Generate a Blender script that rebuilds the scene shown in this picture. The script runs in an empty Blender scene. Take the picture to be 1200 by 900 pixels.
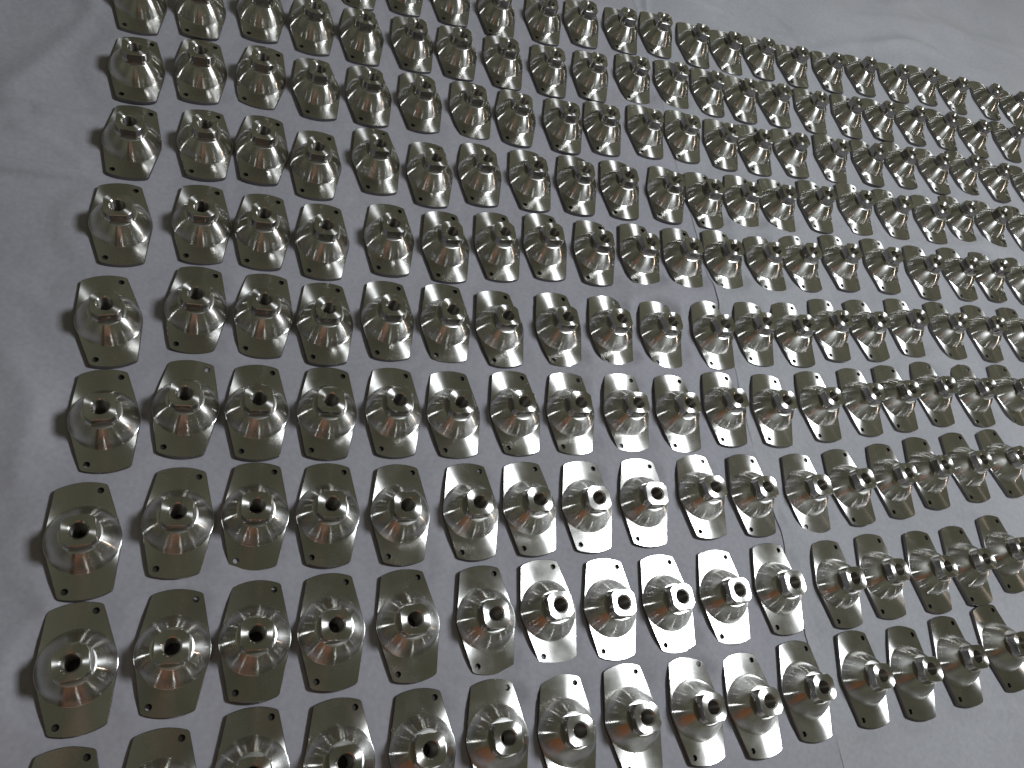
import bpy, bmesh, math, random
import numpy as np
from mathutils import Matrix, Vector

# ------------------------------------------------------------------ scene, camera, light
S = 0.03                       # metres per unit (one unit = half the distance between the two screw holes)
T = 0.09                       # plate thickness in units
H = 0.703                      # height of the boss above the plate, in units
scene = bpy.context.scene
col = scene.collection

cam_d = bpy.data.cameras.new("camera")
cam = bpy.data.objects.new("camera", cam_d)
col.objects.link(cam)
cam_d.sensor_width = 36.0
cam_d.sensor_fit = 'HORIZONTAL'
cam_d.lens = 887.566 / 1200 * 36.0
cam_d.clip_start = 0.01
cam_d.clip_end = 100.0
R_ = Vector((0.79099177, 0.51362612, 0.33244584))
U_ = Vector((-0.61182679, 0.66403439, 0.42979798))
F_ = Vector((0.0, 0.54336593, -0.83949596))
cam.matrix_world = Matrix(((R_.x, U_.x, -F_.x, 0), (R_.y, U_.y, -F_.y, 0), (R_.z, U_.z, -F_.z, (16.2045 + T) * S), (0, 0, 0, 1)))
scene.camera = cam

world = bpy.data.worlds.new("World")
scene.world = world
world.use_nodes = True
wn = world.node_tree.nodes; wl = world.node_tree.links
bg = wn["Background"]
tc = wn.new("ShaderNodeTexCoord")
nz = wn.new("ShaderNodeTexNoise"); nz.inputs["Scale"].default_value = 1.6; nz.inputs["Detail"].default_value = 2.0
wl.new(tc.outputs["Generated"], nz.inputs["Vector"])
wr = wn.new("ShaderNodeValToRGB")
wr.color_ramp.elements[0].position = 0.36; wr.color_ramp.elements[0].color = (0.085, 0.084, 0.058, 1)
wr.color_ramp.elements[1].position = 0.66; wr.color_ramp.elements[1].color = (0.235, 0.232, 0.172, 1)
wl.new(nz.outputs["Fac"], wr.inputs["Fac"])
sxyz = wn.new("ShaderNodeSeparateXYZ"); wl.new(tc.outputs["Generated"], sxyz.inputs[0])
mrz = wn.new("ShaderNodeMapRange"); mrz.inputs["From Min"].default_value = 0.0; mrz.inputs["From Max"].default_value = 0.75
mrz.inputs["To Min"].default_value = 0.50; mrz.inputs["To Max"].default_value = 1.08          # walls darker than the ceiling
wl.new(sxyz.outputs["Z"], mrz.inputs["Value"])
wm = wn.new("ShaderNodeVectorMath"); wm.operation = 'SCALE'
wl.new(wr.outputs["Color"], wm.inputs[0]); wl.new(mrz.outputs[0], wm.inputs["Scale"])
wl.new(wm.outputs[0], bg.inputs["Color"])
bg.inputs["Strength"].default_value = 0.70

def area(name, az, el, dist, sx, sy, power, color, aim=(3, 13, 0)):
    """a rectangular lamp in the room, placed by compass direction and elevation as seen from the table"""
    ld = bpy.data.lights.new(name, 'AREA')
    ld.shape = 'RECTANGLE'; ld.size = sx * S; ld.size_y = sy * S
    ld.energy = power; ld.color = color
    o = bpy.data.objects.new(name, ld); col.objects.link(o)
    a, e = math.radians(az), math.radians(el)
    d = Vector((math.cos(a) * math.cos(e), math.sin(a) * math.cos(e), math.sin(e)))
    t = Vector(aim)
    o.location = (t + d * dist) * S
    o.rotation_euler = (-d).to_track_quat('-Z', 'Y').to_euler()
    return o

area("ceiling_light", 46, 60, 62, 11, 9.5, 25.5, (0.90, 0.95, 1.0))
area("warm_lamp", 27, 9, 70, 1.6, 9, 2.0, (1.0, 0.80, 0.66))
area("small_lamp", 123, 7, 70, 0.8, 5, 0.4, (0.95, 1.0, 0.95))
area("small_lamp", 99, 8, 70, 0.8, 5, 0.45, (0.95, 1.0, 0.95))

scene.view_settings.view_transform = 'Standard'
scene.view_settings.look = 'None'
scene.view_settings.exposure = 0.0
scene.view_settings.gamma = 1.0
scene.render.film_transparent = False
scene.cycles.max_bounces = 8
scene.cycles.glossy_bounces = 5
scene.cycles.use_denoising = True

# ------------------------------------------------------------------ materials
def mat(name):
    m = bpy.data.materials.new(name); m.use_nodes = True
    nt = m.node_tree
    return m, nt, nt.nodes["Principled BSDF"]

def metal(name, color, rough, aniso, rings=0.0, noise=0.0):
    m, nt, b = mat(name)
    N, Lk = nt.nodes, nt.links
    b.inputs["Metallic"].default_value = 1.0
    b.inputs["Base Color"].default_value = (*color, 1)
    if aniso:
        b.inputs["Anisotropic"].default_value = aniso
        b.inputs["Anisotropic Rotation"].default_value = 0.25
        t = N.new("ShaderNodeTangent"); t.direction_type = 'RADIAL'; t.axis = 'Z'
        Lk.new(t.outputs[0], b.inputs["Tangent"])
    tc = N.new("ShaderNodeTexCoord")
    oi = N.new("ShaderNodeObjectInfo")
    # wear: patchy roughness, a little different on every piece
    ad = N.new("ShaderNodeVectorMath"); ad.operation = 'ADD'
    cx = N.new("ShaderNodeCombineXYZ"); Lk.new(oi.outputs["Random"], cx.inputs[2])
    Lk.new(tc.outputs["Object"], ad.inputs[0]); Lk.new(cx.outputs[0], ad.inputs[1])
    n1 = N.new("ShaderNodeTexNoise"); n1.inputs["Scale"].default_value = 2.2 / S; n1.inputs["Detail"].default_value = 4
    Lk.new(ad.outputs[0], n1.inputs["Vector"])
    mr = N.new("ShaderNodeMapRange"); mr.inputs["From Min"].default_value = 0.3; mr.inputs["From Max"].default_value = 0.7
    mr.inputs["To Min"].default_value = rough * 0.82; mr.inputs["To Max"].default_value = rough * 1.28
    Lk.new(n1.outputs["Fac"], mr.inputs["Value"]); Lk.new(mr.outputs[0], b.inputs["Roughness"])
    # slightly different steel tone from piece to piece
    hv = N.new("ShaderNodeMapRange"); hv.inputs["To Min"].default_value = 0.90; hv.inputs["To Max"].default_value = 1.06
    Lk.new(oi.outputs["Random"], hv.inputs["Value"])
    mx = N.new("ShaderNodeVectorMath"); mx.operation = 'SCALE'; mx.inputs[0].default_value = color
    Lk.new(hv.outputs[0], mx.inputs["Scale"]); Lk.new(mx.outputs[0], b.inputs["Base Color"])
    if rings or noise:
        # fine lathe marks: rings round the local z axis plus a trace of dust and scratches
        ln = N.new("ShaderNodeVectorMath"); ln.operation = 'LENGTH'
        sx = N.new("ShaderNodeVectorMath"); sx.operation = 'MULTIPLY'; sx.inputs[1].default_value = (1, 1, 0)
        Lk.new(tc.outputs["Object"], sx.inputs[0]); Lk.new(sx.outputs[0], ln.inputs[0])
        mu = N.new("ShaderNodeMath"); mu.operation = 'MULTIPLY'; mu.inputs[1].default_value = 60 / S
        Lk.new(ln.outputs["Value"], mu.inputs[0])
        nr = N.new("ShaderNodeTexNoise"); nr.noise_dimensions = '1D'; nr.inputs["Scale"].default_value = 1.0; nr.inputs["Detail"].default_value = 2
        Lk.new(mu.outputs[0], nr.inputs["W"])
        bu = N.new("ShaderNodeBump"); bu.inputs["Strength"].default_value = rings; bu.inputs["Distance"].default_value = 0.0005 * S
        Lk.new(nr.outputs["Fac"], bu.inputs["Height"])
        n2 = N.new("ShaderNodeTexNoise"); n2.inputs["Scale"].default_value = 14 / S; n2.inputs["Detail"].default_value = 3
        Lk.new(ad.outputs[0], n2.inputs["Vector"])
        b2 = N.new("ShaderNodeBump"); b2.inputs["Strength"].default_value = noise; b2.inputs["Distance"].default_value = 0.004 * S
        Lk.new(n2.outputs["Fac"], b2.inputs["Height"]); Lk.new(bu.outputs[0], b2.inputs["Normal"])
        Lk.new(b2.outputs[0], b.inputs["Normal"])
    return m

STEEL = (0.62, 0.61, 0.585)
M_face = metal("turned_steel_face", STEEL, 0.235, 1.0, 0.2, 0.006)
M_cone = metal("turned_steel_cone", STEEL, 0.235, 1.0, 0.2, 0.006)
M_edge = metal("sawn_steel_edge", (0.19, 0.175, 0.18), 0.38, 0.0, 0.0, 0.15)
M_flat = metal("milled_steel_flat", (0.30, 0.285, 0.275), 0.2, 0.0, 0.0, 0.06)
M_ledge = metal("milled_steel_ledge", STEEL, 0.30, 0.0)
M_hole_shade = metal("shaded_hole_bottom", (0.05, 0.048, 0.045), 0.5, 0.0)  # near-black floor colour stands in for the shade deep inside the holes
M_bore = metal("tapped_steel_bore", (0.60, 0.57, 0.53), 0.34, 0.9)

def cloth_mat(name, c0, c1):
    m, nt, b = mat(name)
    N, Lk = nt.nodes, nt.links
    tc = N.new("ShaderNodeTexCoord")
    n = N.new("ShaderNodeTexNoise"); n.inputs["Scale"].default_value = 0.22 / S; n.inputs["Detail"].default_value = 5; n.inputs["Roughness"].default_value = 0.6
    Lk.new(tc.outputs["Object"], n.inputs["Vector"])
    r = N.new("ShaderNodeValToRGB")
    r.color_ramp.elements[0].position = 0.35; r.color_ramp.elements[0].color = (*c0, 1)
    r.color_ramp.elements[1].position = 0.68; r.color_ramp.elements[1].color = (*c1, 1)
    Lk.new(n.outputs["Fac"], r.inputs["Fac"])
    # fine speckle of the weave
    n3 = N.new("ShaderNodeTexNoise"); n3.inputs["Scale"].default_value = 9 / S; n3.inputs["Detail"].default_value = 3
    Lk.new(tc.outputs["Object"], n3.inputs["Vector"])
    mp = N.new("ShaderNodeMapRange"); mp.inputs["From Min"].default_value = 0.3; mp.inputs["From Max"].default_value = 0.7
    mp.inputs["To Min"].default_value = 0.93; mp.inputs["To Max"].default_value = 1.07
    Lk.new(n3.outputs["Fac"], mp.inputs["Value"])
    sc = N.new("ShaderNodeVectorMath"); sc.operation = 'SCALE'
    Lk.new(r.outputs["Color"], sc.inputs[0]); Lk.new(mp.outputs[0], sc.inputs["Scale"])
    Lk.new(sc.outputs[0], b.inputs["Base Color"])
    b.inputs["Roughness"].default_value = 0.70
    b.inputs["Specular IOR Level"].default_value = 0.35
    b.inputs["Sheen Weight"].default_value = 0.5
    b.inputs["Sheen Roughness"].default_value = 0.4
    n2 = N.new("ShaderNodeTexNoise"); n2.inputs["Scale"].default_value = 6 / S; n2.inputs["Detail"].default_value = 4
    Lk.new(tc.outputs["Object"], n2.inputs["Vector"])
    bu = N.new("ShaderNodeBump"); bu.inputs["Strength"].default_value = 0.25; bu.inputs["Distance"].default_value = 0.02 * S
    Lk.new(n2.outputs["Fac"], bu.inputs["Height"])
    # small irregular wrinkles
    nw = N.new("ShaderNodeTexNoise"); nw.noise_type = 'RIDGED_MULTIFRACTAL'; nw.inputs["Scale"].default_value = 0.28 / S; nw.inputs["Detail"].default_value = 3; nw.inputs["Distortion"].default_value = 1.2
    Lk.new(tc.outputs["Object"], nw.inputs["Vector"])
    bw = N.new("ShaderNodeBump"); bw.inputs["Strength"].default_value = 0.30; bw.inputs["Distance"].default_value = 0.05 * S
    Lk.new(nw.outputs["Fac"], bw.inputs["Height"]); Lk.new(bu.outputs[0], bw.inputs["Normal"]); Lk.new(bw.outputs[0], b.inputs["Normal"])
    return m

M_cloth_a = cloth_mat("grey_lilac_cloth", (0.298, 0.292, 0.326), (0.343, 0.337, 0.372))
M_cloth_b = cloth_mat("pale_grey_cloth", (0.318, 0.318, 0.341), (0.362, 0.363, 0.387))

# ------------------------------------------------------------------ where every flange lies (units: x, y, turn in degrees), row by row from the far row
ROWS = [
  [(-11.585,18.844,131.2), (-10.566,19.951,131.1), (-9.346,20.952,130.9), (-8.05,21.872,131), (-6.859,23.129,129.3), (-5.872,24.31,129.1), (-4.729,25.428,129.6), (-3.714,26.571,127.9), (-2.425,27.523,130.3), (-1.308,28.473,131.7), (-0.178,29.579,130.1), (1.061,30.598,131.7), (2.381,31.896,129.3), (3.601,33.262,130), (4.989,34.483,130), (6.183,35.849,127.8), (7.565,36.835,128.8), (9.113,38.317,131.2), (10.413,39.276,130.1)],
  [(-14.373,12.916,132.3), (-13.347,14.049,132.3), (-12.339,15.342,131.1), (-11.166,16.186,131.4), (-10.03,17.093,131.8), (-8.9,18.176,134.2), (-7.816,19.113,130.6), (-6.603,20.106,132.1), (-5.401,21.166,129.4), (-4.305,22.299,126.5), (-3.197,23.606,129.8), (-2.052,24.737,130.1), (-0.879,25.697,130.1), (0.224,26.591,130.6), (1.334,27.689,132.7), (2.649,28.849,129.8), (3.979,30.158,126.8), (5.176,31.38,126.1), (6.405,32.601,131.4), (7.752,33.827,128.4), (9.141,34.94,131.9), (10.691,36.467,127)],
  [(-12.689,11.105,133.6), (-11.737,12.325,131.3), (-10.668,13.451,124.6), (-9.488,14.339,135.1), (-8.396,15.344,134.1), (-7.286,16.397,133.3), (-6.117,17.456,132.2), (-4.991,18.404,126.3), (-3.768,19.449,129.3), (-2.786,20.532,129.4), (-1.661,21.749,130.9), (-0.585,22.761,129.4), (0.645,23.718,127.1), (1.713,24.653,130.3), (2.864,25.847,133.9), (4.251,27.141,128.3), (5.578,28.429,127.6), (6.755,29.667,134.5), (8.096,30.804,134.2), (9.302,32.126,128.6), (10.663,33.142,133.1), (12.145,34.36,131.4)],
  [(-11.066,9.306,129.1), (-9.958,10.56,133.9), (-8.956,11.517,127.3), (-7.737,12.209,128.6), (-6.771,13.582,134.5), (-5.476,14.397,129.9), (-4.487,15.571,130.3), (-3.306,16.627,133), (-2.179,17.688,128.7), (-1.071,18.712,130.8), (0.174,19.865,123.9), (1.288,20.782,133.2), (2.367,21.879,126.4), (3.439,22.939,129.8), (4.627,24.229,128.8), (5.932,25.524,132.1), (7.268,26.701,130.1), (8.705,27.953,130.1), (9.769,29.184,129.9), (11.079,30.266,130.1), (12.449,31.409,131.1)],
  [(-9.48,7.38,135.9), (-8.306,8.678,132.1), (-7.221,9.566,129), (-6.038,10.416,129.4), (-4.901,11.737,130.4), (-3.704,12.696,132.8), (-2.675,13.818,133), (-1.661,14.903,131.6), (-0.455,15.894,127.8), (0.661,16.947,131.4), (1.794,17.958,132.3), (2.869,19.037,133.1), (4.051,20.17,136), (5.096,21.261,137.1), (6.313,22.547,133.5), (7.68,23.818,132.1), (9.184,24.994,130.5), (10.491,26.269,134.5), (11.64,27.344,132.9), (12.974,28.38,131)],
  [(-7.815,5.391,140.4), (-6.761,6.842,128.1), (-5.617,7.77,127), (-4.462,8.599,131.7), (-3.427,9.742,131.2), (-2.312,10.739,130.7), (-1.156,11.64,134.2), (0.084,12.82,133.1), (1.273,13.901,132.3), (2.474,14.978,131.7), (3.794,16.189,133.4), (4.852,17.31,127.4), (5.962,18.318,133.5), (6.958,19.523,131.5), (8.109,20.632,137.4), (9.303,21.933,128.8), (10.727,23.171,134.7), (12.093,24.357,131.5), (13.438,25.562,131.3)],
  [(-6.189,3.678,136.6), (-5.233,4.914,127.3), (-4.092,5.814,131.7), (-2.94,6.808,128.1), (-1.811,7.844,129.9), (-0.678,8.78,132.4), (0.5,9.885,132.5), (1.649,10.894,128.8), (2.862,11.989,130.7), (4.053,13.037,132.7), (5.15,14.203,130.8), (6.405,15.271,126), (7.624,16.532,133.1), (8.791,17.782,131.9), (9.829,18.887,132.9), (10.955,20.128,133.6), (12.337,21.303,133.3), (13.65,22.521,132.8)],
  [(-4.678,1.685,137.7), (-3.617,2.993,129.7), (-2.556,4.023,128.7), (-1.421,4.975,128.9), (-0.201,5.968,130.7), (1.037,7.052,131.7), (2.126,8.028,133.9), (3.27,9.023,130.7), (4.443,10.116,128.5), (5.693,11.346,132.3), (6.904,12.38,131.6), (8.285,13.588,131.4), (9.401,14.741,136.2), (10.542,15.944,132.6), (11.569,17.122,129.7), (12.747,18.349,136), (13.939,19.551,139.4), (15.302,20.972,132.2)],
  [(-3.074,-0.004,137), (-1.961,1.123,129.1), (-0.907,2.146,129.9), (0.164,3.139,131.6), (1.363,4.16,134.2), (2.677,5.271,133), (3.76,6.289,134.6), (4.977,7.261,128.7), (6.136,8.276,133.1), (7.331,9.369,130.5), (8.545,10.529,131.3), (10.013,11.783,132.1), (11.122,12.894,130), (12.438,14.044,129.3), (13.543,15.119,133), (14.608,16.385,133.6), (15.873,17.805,131.2)],
  [(-1.491,-1.874,131.2), (-0.434,-0.807,131.2), (0.608,0.328,130.2), (1.814,1.352,131.3), (3.031,2.407,131.3), (4.209,3.447,131.3), (5.425,4.417,130.4), (6.584,5.499,133.8), (7.829,6.578,132.5), (9.018,7.53,133.8), (10.138,8.676,128.8), (11.485,9.953,129.4), (12.722,10.995,124), (13.898,12.181,129.5), (15.133,13.49,137.4), (16.453,14.812,132)],
]

# ------------------------------------------------------------------ the cloth
SEAM = [(-5.3, 27.48), (-4.9, 27.12), (-3.26, 25.15), (-1.88, 23.52), (-0.09, 21.45), (1.29, 19.86), (2.7, 18.22), (3.47, 17.34), (4.91, 15.66), (6.09, 14.19), (6.67, 13.54), (7.86, 12.25), (8.28, 11.71), (9.63, 10.11), (10.0, 9.65), (11.12, 8.41), (11.79, 7.75)]
CREASES = [  # (points, height, half width)
    ([(-13.6, 5.9), (-12.31, 6.71), (-11.66, 7.26), (-11.13, 7.7), (-10.54, 8.12), (-10.09, 8.45), (-9.34, 9.17), (-8.6, 9.9)], 0.11, 0.11),
    ([(-13.05, 8.45), (-12.71, 8.72), (-12.32, 9.0)], 0.05, 0.12),
    ([(-0.54, 14.58), (-0.04, 14.89), (1.04, 15.75)], 0.03, 0.08),
    ([(5.59, 23.81), (6.22, 24.73), (7.09, 25.64)], 0.035, 0.10),
    ([(7.59, 25.29), (8.84, 26.43), (10.34, 27.82), (11.48, 28.99)], 0.04, 0.10),
    ([(3.36, 35.93), (4.44, 37.86), (5.19, 38.67), (6.03, 39.23)], 0.07, 0.28),
    ([(-1.86, 32.91), (-1.09, 33.01), (-0.45, 33.1), (0.28, 32.97), (1.08, 33.21)], 0.06, 0.15),
    ([(-2.87, 8.2), (-2.32, 9.19), (-2.36, 9.98)], 0.03, 0.08),
    ([(7.08, 18.26), (7.54, 18.37), (7.97, 18.6)], 0.03, 0.08),
    ([(-3.45, 7.96), (-4.42, 7.29), (-4.94, 6.74)], 0.03, 0.08),
    ([(11.1, 13.92), (12.38, 15.96), (13.38, 17.16)], 0.04, 0.22),
    ([(-9.78, 15.44), (-9.05, 16.52), (-8.54, 17.13)], 0.04, 0.10),
    ([(-8.23, 13.9), (-7.27, 15.02)], 0.04, 0.10),
    ([(-9.99, 4.63), (-9.5, 4.82), (-8.86, 4.86)], 0.035, 0.2),
    ([(-15.16, 12.55), (-14.64, 11.07), (-14.16, 9.45), (-14.01, 8.47)], 0.07, 0.45),
    ([(-13.6, 7.99), (-13.18, 8.42), (-12.66, 8.79), (-12.16, 9.21), (-12.11, 9.46)], 0.06, 0.12),
    ([(-13.4, 6.1), (-12.2, 7.0), (-11.33, 7.75), (-10.9, 8.1)], 0.08, 0.35),
    ([(-12.92, 7.72), (-12.2, 8.0), (-11.29, 8.1)], 0.05, 0.15),
    ([(-10.58, 6.47), (-10.0, 6.86)], 0.04, 0.12),
    ([(-8.5, 3.49), (-7.46, 3.14), (-6.47, 1.84)], 0.05, 0.4),
    ([(-5.36, 1.01), (-4.1, 0.4), (-3.87, -0.52)], 0.06, 0.3),
    ([(-11.84, 10.93), (-11.65, 11.34)], 0.04, 0.10),
    ([(-4.05, 29.89), (-2.76, 30.78), (-1.34, 31.49), (0.33, 32.27)], 0.06, 0.18),
    ([(1.64, 32.92), (2.69, 35.13), (3.94, 37.13), (6.24, 39.36), (8.89, 40.97)], 0.045, 0.3),
    ([(2.03, 37.07), (5.66, 41.59), (10.16, 45.18)], 0.05, 0.6),
    ([(13.61, 17.57), (11.99, 15.09), (10.32, 13.55)], 0.035, 0.2),
    ([(13.24, 8.7), (13.88, 10.26), (15.97, 12.18)], 0.06, 0.35),
    ([(-2.26, 12.24), (-1.48, 12.81), (-1.03, 13.03)], 0.04, 0.10),
    ([(1.27, 4.36), (1.36, 4.87), (1.23, 5.7)], 0.03, 0.10),
    ([(-15.5, 12.0), (-14.0, 12.6), (-12.6, 13.9)], 0.06, 0.4),
    ([(-4.6, 27.4), (-5.6, 29.2), (-6.3, 31.5)], 0.05, 0.12),
    ([(2.0, 43.0), (4.0, 41.5), (7.5, 42.5), (10.0, 44.0)], 0.04, 0.5),
    ([(0.0, 38.0), (3.0, 39.6), (4.5, 43.0)], 0.05, 0.4),
]
D_ = np.array([0.655, -0.7556]); NN = np.array([0.7556, 0.655])
ORG = np.array([3.0, 17.9])
sp = np.array(SEAM) - ORG
st_, so_ = sp @ D_, sp @ NN
_o = np.argsort(st_); st_, so_ = st_[_o], so_[_o]
def seam_off(t): return np.interp(t, st_, so_)
CENT = np.array([(x, y) for row in ROWS for x, y, a in row])
rng = np.random.RandomState(4)
WAVES = [(rng.uniform(0.12, 0.9), rng.uniform(0, 2 * math.pi), rng.uniform(0, 6.28), rng.uniform(0.4, 1)) for _ in range(26)]
def relief(P):
    z = np.zeros(len(P))
    for f, a, ph, w in WAVES:
        k = P @ np.array([math.cos(a), math.sin(a)])
        k2 = P @ np.array([-math.sin(a), math.cos(a)])
        z += w * 0.026 / (0.35 + f) * np.sin(k * f * 2.2 + ph + 0.9 * np.sin(k2 * f * 0.8 + ph * 2))
    for pts, h, wd in CREASES:
        pts = np.array(pts)
        d = np.full(len(P), 1e9)
        for a, b in zip(pts[:-1], pts[1:]):
            ab = b - a
            t = np.clip(((P - a) @ ab) / (ab @ ab), 0, 1)
            q = P - (a + t[:, None] * ab)
            d = np.minimum(d, (q * q).sum(1))
        d = np.sqrt(d)
        z += 1.5 * h * np.exp(-(np.sqrt(d * d + (0.25 * wd) ** 2) - 0.25 * wd) / (0.55 * wd)) - 0.3 * h * np.exp(-((d - 2 * wd) / wd) ** 2)
    # the weight of the flanges presses the cloth flat
    m = np.full(len(P), 9.0)
    for c in CENT:
        sel = (np.abs(P[:, 0] - c[0]) < 2) & (np.abs(P[:, 1] - c[1]) < 2)
        m[sel] = np.minimum(m[sel], np.hypot(P[sel, 0] - c[0], P[sel, 1] - c[1]))
    k = np.clip((m - 0.85) / 0.4, 0, 1); k = k * k * (3 - 2 * k)
    kn = np.clip((m - 1.12) / 0.45, 0, 1); kn = kn * kn * (3 - 2 * kn)
    return np.where(z > 0, z * k, np.maximum(z, -0.06) * kn)
def sheet(name, label, s_from, s_to, base, ns, m, lift_edge=0):
    nt_ = 560
    t = np.linspace(-44, 34, nt_)
    o = seam_off(t)
    s = np.linspace(0, 1, ns)
    if lift_edge:                                                # starts at the seam
        g = o[:, None] + (s ** 1.35)[None, :] * s_to
    else:                                                        # ends just under the upper sheet
        g = (o[:, None] + 0.5) - ((1 - s) ** 1.35)[None, :] * s_from
    P = ORG + t[:, None, None] * D_ + g[..., None] * NN
    P = P.reshape(-1, 2)
    z = relief(P) + base
    if lift_edge:
        e = (g - o[:, None]).reshape(-1)
        tt = np.repeat(t, ns)
        z += (0.010 + 0.008 * np.sin(tt * 1.9) + 0.007 * np.sin(tt * 0.77 + 1)) * np.exp(-(e / 0.10) ** 2) * np.clip((tt + 9) / 8, 0.15, 1)                      # rounded hem along the edge
    V = np.concatenate([P, z[:, None]], 1) * S
    i = np.arange(nt_ * ns).reshape(nt_, ns)
    Fq = np.stack([i[:-1, :-1], i[1:, :-1], i[1:, 1:], i[:-1, 1:]], -1).reshape(-1, 4)
    me = bpy.data.meshes.new(name)
    me.vertices.add(len(V)); me.vertices.foreach_set("co", V.ravel())
    me.loops.add(Fq.size); me.loops.foreach_set("vertex_index", Fq.ravel())
    me.polygons.add(len(Fq)); me.polygons.foreach_set("loop_start", np.arange(0, Fq.size, 4)); 
    me.polygons.foreach_set("use_smooth", np.ones(len(Fq), bool))
    me.update(calc_edges=True); me.validate()
    me.materials.append(m)
    ob = bpy.data.objects.new(name, me); col.objects.link(ob)
    ob["kind"] = "structure"; ob["label"] = label
    return ob
sheet("table_cloth", "lilac grey wrinkled cloth under the flanges on the left", 40, 0, -0.006, 330, M_cloth_a)
sheet("table_cloth", "paler grey sheet lapped over the other along a seam at right", 0, 42, 0.0, 330, M_cloth_b, 1)

# ------------------------------------------------------------------ the flange, built once from its parts
def finish(bm, name, mats, angle=30):
    bmesh.ops.recalc_face_normals(bm, faces=bm.faces)
    me = bpy.data.meshes.new(name); bm.to_mesh(me); bm.free()
    for p in me.polygons: p.use_smooth = True
    me.set_sharp_from_angle(angle=math.radians(angle))
    for m in mats: me.materials.append(m)
    return me

def plate_outline():
    """two arcs of one large circle joined by lines that touch the circle of the cone; softened corners"""
    Ro, Rt, ha = 1.155, 0.668, math.radians(23.6)
    cx, cy = Ro * math.cos(ha), Ro * math.sin(ha)
    d = math.hypot(cx, cy); b0 = math.atan2(cy, cx); be = math.acos(Rt / d)
    ta = b0 + be                                                   # touching point of the line from the corner
    q = []
    q += [(Ro * math.cos(a), Ro * math.sin(a)) for a in np.linspace(0, ha - 0.045, 9)]
    tx, ty = Rt * math.cos(ta), Rt * math.sin(ta)
    L = math.hypot(tx - cx, ty - cy); ex, ey = (tx - cx) / L, (ty - cy) / L
    p0 = q[-1]; p2 = (cx + ex * 0.05, cy + ey * 0.05)
    for k in (0.25, 0.5, 0.75):
        q.append(tuple((1 - k) ** 2 * p0[i] + 2 * k * (1 - k) * (cx, cy)[i] + k * k * p2[i] for i in (0, 1)))
    q.append(p2); q.append((tx, ty))
    q += [(Rt * math.cos(a), Rt * math.sin(a)) for a in np.linspace(ta, math.pi / 2, 5)[1:]]
    quad = q
    full = list(quad)
    full += [(-x, y) for x, y in reversed(quad[:-1])]
    full += [(-x, -y) for x, y in quad[1:]]
    full += [(x, -y) for x, y in reversed(quad[1:-1])]
    return full

def offset(poly, d):
    n = len(poly); out = []
    for i in range(n):
        a, b, c = Vector(poly[i - 1]), Vector(poly[i]), Vector(poly[(i + 1) % n])
        t = ((c - b).normalized() + (b - a).normalized()).normalized()
        nn = Vector((-t.y, t.x))                                   # inward for a counter-clockwise outline
        out.append(tuple(b + nn * d))
    return out

HOLES = [(1.0 * math.cos(math.radians(-19.5)), 1.0 * math.sin(math.radians(-19.5))), (-1.0 * math.cos(math.radians(-19.5)), -1.0 * math.sin(math.radians(-19.5)))]
def build_plate():
    bm = bmesh.new()
    def ring(pts, z): return [bm.verts.new((x * S, y * S, z * S)) for x, y in pts]
    def join(a, b, mi):
        n = len(a)
        for i in range(n):
            f = bm.faces.new((a[i], a[(i + 1) % n], b[(i + 1) % n], b[i])); f.material_index = mi
    circ = lambda cx, cy, r, n: [(cx + r * math.cos(2 * math.pi * i / n), cy + r * math.sin(2 * math.pi * i / n)) for i in range(n)]
    out = plate_outline()
    o_top = ring(offset(out, 0.011), T); o_mid = ring(out, T - 0.011); o_low = ring(out, 0.008); o_bot = ring(offset(out, 0.008), 0.0)
    join(o_top, o_mid, 1); join(o_mid, o_low, 1); join(o_low, o_bot, 1)
    loops_t = [o_top]; loops_b = [o_bot]
    for cx, cy in HOLES:
        a = ring(circ(cx, cy, 0.063, 20), T); b = ring(circ(cx, cy, 0.056, 20), T - 0.012); c = ring(circ(cx, cy, 0.056, 20), 0.0)
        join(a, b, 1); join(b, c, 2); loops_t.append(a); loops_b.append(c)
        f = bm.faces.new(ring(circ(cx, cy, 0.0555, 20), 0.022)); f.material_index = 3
    a = ring(circ(0, 0, 0.60, 40), T); c = ring(circ(0, 0, 0.60, 40), 0.0); join(a, c, 1); loops_t.append(a); loops_b.append(c)
    for loops in (loops_t, loops_b):
        ed = []
        for lp in loops:
            for i in range(len(lp)):
                ed.append(bm.edges.get((lp[i], lp[(i + 1) % len(lp)])))
        bmesh.ops.triangle_fill(bm, use_beauty=True, use_dissolve=False, edges=ed)
    return finish(bm, "base_plate", [M_face, M_edge, M_flat, M_hole_shade])

def lathe(profile, n, name, mats, idx=None, angle=30):
    bm = bmesh.new()
    rings = [[bm.verts.new((r * S * math.cos(2 * math.pi * i / n), r * S * math.sin(2 * math.pi * i / n), z * S)) for i in range(n)] for r, z in profile]
    for k in range(len(rings) - 1):
        for i in range(n):
            f = bm.faces.new((rings[k][i], rings[k][(i + 1) % n], rings[k + 1][(i + 1) % n], rings[k + 1][i]))
            if idx: f.material_index = idx[k]
    return finish(bm, name, mats, angle)

ZL = 0.428                                                        # height of the ledges above the plate
R_TOP, R_BOSS, F_BOSS = 0.378, 0.338, 0.294
def build_cone():
    pr = [(0.670, T + 0.001), (0.661, T + 0.005), (0.656, T + 0.012), (0.653, T + 0.018)]
    for k in np.linspace(0, 1, 19)[1:]:
        r = 0.653 + (R_TOP - 0.653) * k; z = 0.018 + (ZL - 0.008 - 0.018) * k
        b = 0.036 * math.sin(math.pi * k)                             # the flank is turned slightly bulged
        pr.append((r + b * 0.8, T + z + b * 0.6))
    return lathe(pr, 96, "cone", [M_cone])

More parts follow.
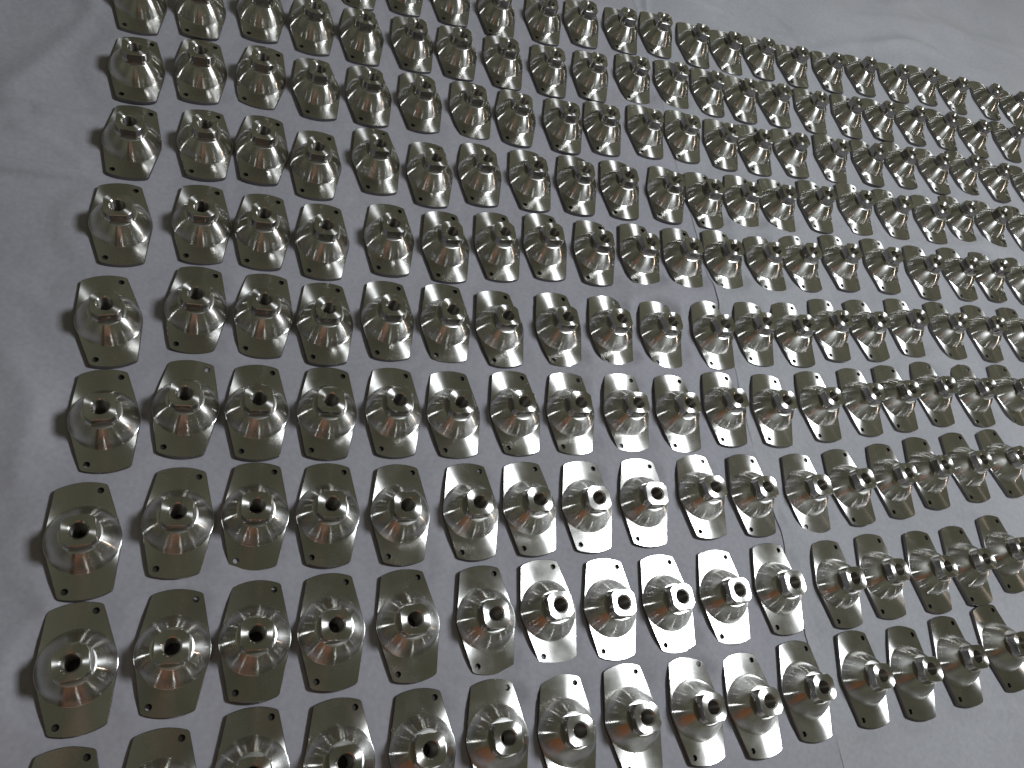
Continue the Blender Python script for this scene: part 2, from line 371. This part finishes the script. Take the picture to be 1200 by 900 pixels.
def build_boss():
    """turned neck running on from the cone, with four flats milled into it that stop at ledges; chamfered mouth of the bore"""
    N = 144
    prof = [(R_TOP, ZL), (0.365, ZL + 0.016), (0.352, ZL + 0.036), (0.343, ZL + 0.056), (R_BOSS, ZL + 0.078), (R_BOSS, 0.62), (R_BOSS, H - 0.012), (R_BOSS - 0.012, H)]
    def clip(r, i, F=F_BOSS):
        a = (2 * math.pi * i / N + math.pi / 4) % (math.pi / 2) - math.pi / 4
        f = F / math.cos(a)
        return (f, True) if f < r else (r, False)
    bm = bmesh.new()
    def ring(rad, z): return [bm.verts.new((r * S * math.cos(2 * math.pi * i / N), r * S * math.sin(2 * math.pi * i / N), z * S)) for i, r in enumerate(rad)]
    def join(a, b, fn):
        for i in range(N):
            j = (i + 1) % N
            f = bm.faces.new((a[i], a[j], b[j], b[i])); f.material_index = fn(i, j)
    rim = ring([R_TOP] * N, T + ZL - 0.008)
    outer = ring([clip(R_TOP, i)[0] + (0.62 * (R_TOP - clip(R_TOP, i)[0])) for i in range(N)], T + ZL)
    join(rim, outer, lambda i, j: 4)
    prev = None
    for k, (r, z) in enumerate(prof):
        F = F_BOSS - (0.012 if k == len(prof) - 1 else 0)
        cl = [clip(r, i, F) for i in range(N)]
        rg = ring([c[0] for c in cl], T + z)
        if k == 0: join(outer, rg, lambda i, j: 4)
        else:
            last = k == len(prof) - 1
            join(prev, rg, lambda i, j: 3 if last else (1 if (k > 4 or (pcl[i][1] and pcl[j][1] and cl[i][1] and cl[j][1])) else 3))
        prev, pcl = rg, cl
    join(prev, mid := ring([0.24] * N, T + H), lambda i, j: 0)
    join(mid, mo := ring([0.184] * N, T + H), lambda i, j: 0)
    join(mo, ring([0.154] * N, T + H - 0.028), lambda i, j: 3)
    bmesh.ops.remove_doubles(bm, verts=bm.verts, dist=1e-7)
    return finish(bm, "boss", [M_face, M_flat, M_bore, M_cone, M_ledge], 14)

def build_bore():
    pr = []
    z = T + H - 0.028; k = 0
    while z > 0.03:
        pr.append((0.154 if k % 2 == 0 else 0.146, z)); z -= 0.019; k += 1
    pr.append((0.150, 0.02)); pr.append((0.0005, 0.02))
    return lathe(pr, 32, "threaded_bore", [M_bore, M_hole_shade], [0] * (len(pr) - 2) + [1], angle=60)

ME = {"base_plate": build_plate(), "cone": build_cone(), "boss": build_boss(), "threaded_bore": build_bore()}

def make_flange():
    e = bpy.data.objects.new("steel_flange", None); col.objects.link(e)
    e.empty_display_size = 0.01
    e["category"] = "flange"; e["group"] = "turned steel flanges laid out in rows on the cloth"
    for n in ("base_plate", "cone", "boss"):
        o = bpy.data.objects.new(n, ME[n]); col.objects.link(o); o.parent = e
        if n == "boss":
            b = bpy.data.objects.new("threaded_bore", ME["threaded_bore"]); col.objects.link(b); b.parent = o
    return e
def copy_flange(src):
    c = src.copy(); col.objects.link(c)
    for ch in src.children:
        d = ch.copy(); col.objects.link(d); d.parent = c
        for gch in ch.children:
            h = gch.copy(); col.objects.link(h); h.parent = d
    return c

SKIP = set()
ORD = ["first", "second", "third", "fourth", "fifth", "sixth", "seventh", "eighth", "ninth", "tenth", "eleventh", "twelfth", "thirteenth", "fourteenth", "fifteenth", "sixteenth", "seventeenth", "eighteenth", "nineteenth", "twentieth", "twenty-first", "twenty-second"]
ROWN = ["topmost row", "second row from top", "third row from top", "fourth row from top", "fifth row from top", "fifth row from bottom", "fourth row from bottom", "third row from bottom", "second row from bottom", "bottom row"]
def seen_at(x, y, z):
    p = Vector((x, y, z)) - Vector((0, 0, 16.2045 + T))
    d = p.dot(F_)
    return 600 + 887.566 * p.dot(R_) / d, 450 - 887.566 * p.dot(U_) / d
for _r, _row in enumerate(ROWS):
    for _c, (_x, _y, _a) in enumerate(_row):
        pts = [seen_at(_x + q * math.cos(math.radians(_a + w)), _y + q * math.sin(math.radians(_a + w)), T) for q in (0.7, 1.08) for w in (0, -20, 20, 160, 180, 200)] + [seen_at(_x, _y, T + H)]
        if not any(4 < u < 1196 and 4 < v < 896 for u, v in pts): SKIP.add((_r, _c))
def look(ri, ci, x, y):
    u, v = seen_at(x, y, T)
    if v < 12: return "steel flange cut off by top edge"
    if ri == 9 and v > 850: return "steel flange cut off by the bottom edge"
    if u > 1165: return "steel flange cut off by the right edge"
    if 575 < u < 850 and v > 430: return "steel flange with shining white plate"
    if u < 470 and v > 215: return "dull olive-grey steel flange"
    if u < 470: return "steel flange with streaked cone"
    if v < 250: return "small flange with bright-streaked cone"
    if u > 900: return "grey steel flange with boss leaning right"
    return "silvery steel flange"
def flange_label(ri, ci):
    vis = [c for c in range(len(ROWS[ri])) if (ri, c) not in SKIP]
    k = vis.index(ci)
    x, y, a = ROWS[ri][ci]
    if k == 0: pos = "leftmost in the " + ROWN[ri]
    elif k == len(vis) - 1: pos = "rightmost in the " + ROWN[ri]
    elif k >= len(vis) - 8 and k > 8: pos = ORD[len(vis) - 1 - k] + " from right in the " + ROWN[ri]
    else: pos = ORD[k] + " from left in the " + ROWN[ri]
    return look(ri, ci, x, y) + ", " + pos

rnd = random.Random(11)
first = make_flange()
used = False
for ri, row in enumerate(ROWS):
    for ci, (x, y, a) in enumerate(row):
        if (ri, ci) in SKIP: continue
        o = first if not used else copy_flange(first)
        used = True
        o.location = (x * S, y * S, 0.006 * S)
        o.rotation_euler = (math.radians(rnd.gauss(0, 0.6)), math.radians(rnd.gauss(0, 0.6)), math.radians(a))
        o["label"] = flange_label(ri, ci)

# ------------------------------------------------------------------ unseen wooden box, added as a brown shape for the cones to reflect
def reflection_box(x0, x1, y0, y1, h):
    m, nt, b = mat("reflection_box_brown")
    N, Lk = nt.nodes, nt.links
    tc = N.new("ShaderNodeTexCoord"); mp = N.new("ShaderNodeMapping"); mp.inputs["Scale"].default_value = (6, 6, 60)
    n = N.new("ShaderNodeTexNoise"); n.inputs["Scale"].default_value = 3; n.inputs["Detail"].default_value = 6
    Lk.new(tc.outputs["Object"], mp.inputs[0]); Lk.new(mp.outputs[0], n.inputs["Vector"])
    r = N.new("ShaderNodeValToRGB"); r.color_ramp.elements[0].color = (0.24, 0.075, 0.016, 1); r.color_ramp.elements[1].color = (0.42, 0.15, 0.035, 1)
    Lk.new(n.outputs["Fac"], r.inputs["Fac"]); Lk.new(r.outputs[0], b.inputs["Base Color"]); b.inputs["Roughness"].default_value = 0.5
    root = bpy.data.objects.new("reflection_box", None); col.objects.link(root)
    root.location = ((x0 + x1) / 2 * S, (y0 + y1) / 2 * S, 0)
    root["label"] = "unseen brown wooden box added outside the frame for the cones to reflect"; root["category"] = "box"
    def board(name, cx, cy, cz, dx, dy, dz):
        bm = bmesh.new(); bmesh.ops.create_cube(bm, size=1)
        bmesh.ops.scale(bm, vec=(dx * S, dy * S, dz * S), verts=bm.verts)
        bmesh.ops.bevel(bm, geom=bm.edges[:], offset=0.03 * S, segments=2, affect='EDGES')
        me = finish(bm, name, [m]); o = bpy.data.objects.new(name, me); col.objects.link(o); o.parent = root
        o.location = (cx * S, cy * S, cz * S)
    w, d = x1 - x0, y1 - y0
    k = 7
    for i in range(k):
        board("plank", 0, d / 2, 0.25 + h * (i + .5) / k, w, 0.3, h / k - 0.06)
        board("plank", 0, -d / 2, 0.25 + h * (i + .5) / k, w, 0.3, h / k - 0.06)
        board("plank", -w / 2 + .15, 0, 0.25 + h * (i + .5) / k, 0.3, d - 0.32, h / k - 0.06)
        board("plank", w / 2 - .15, 0, 0.25 + h * (i + .5) / k, 0.3, d - 0.32, h / k - 0.06)
    board("bottom", 0, 0, 0.16, w - 0.64, d - 0.34, 0.3)
reflection_box(-1.2, 7.8, -11.0, -6.5, 19.0)
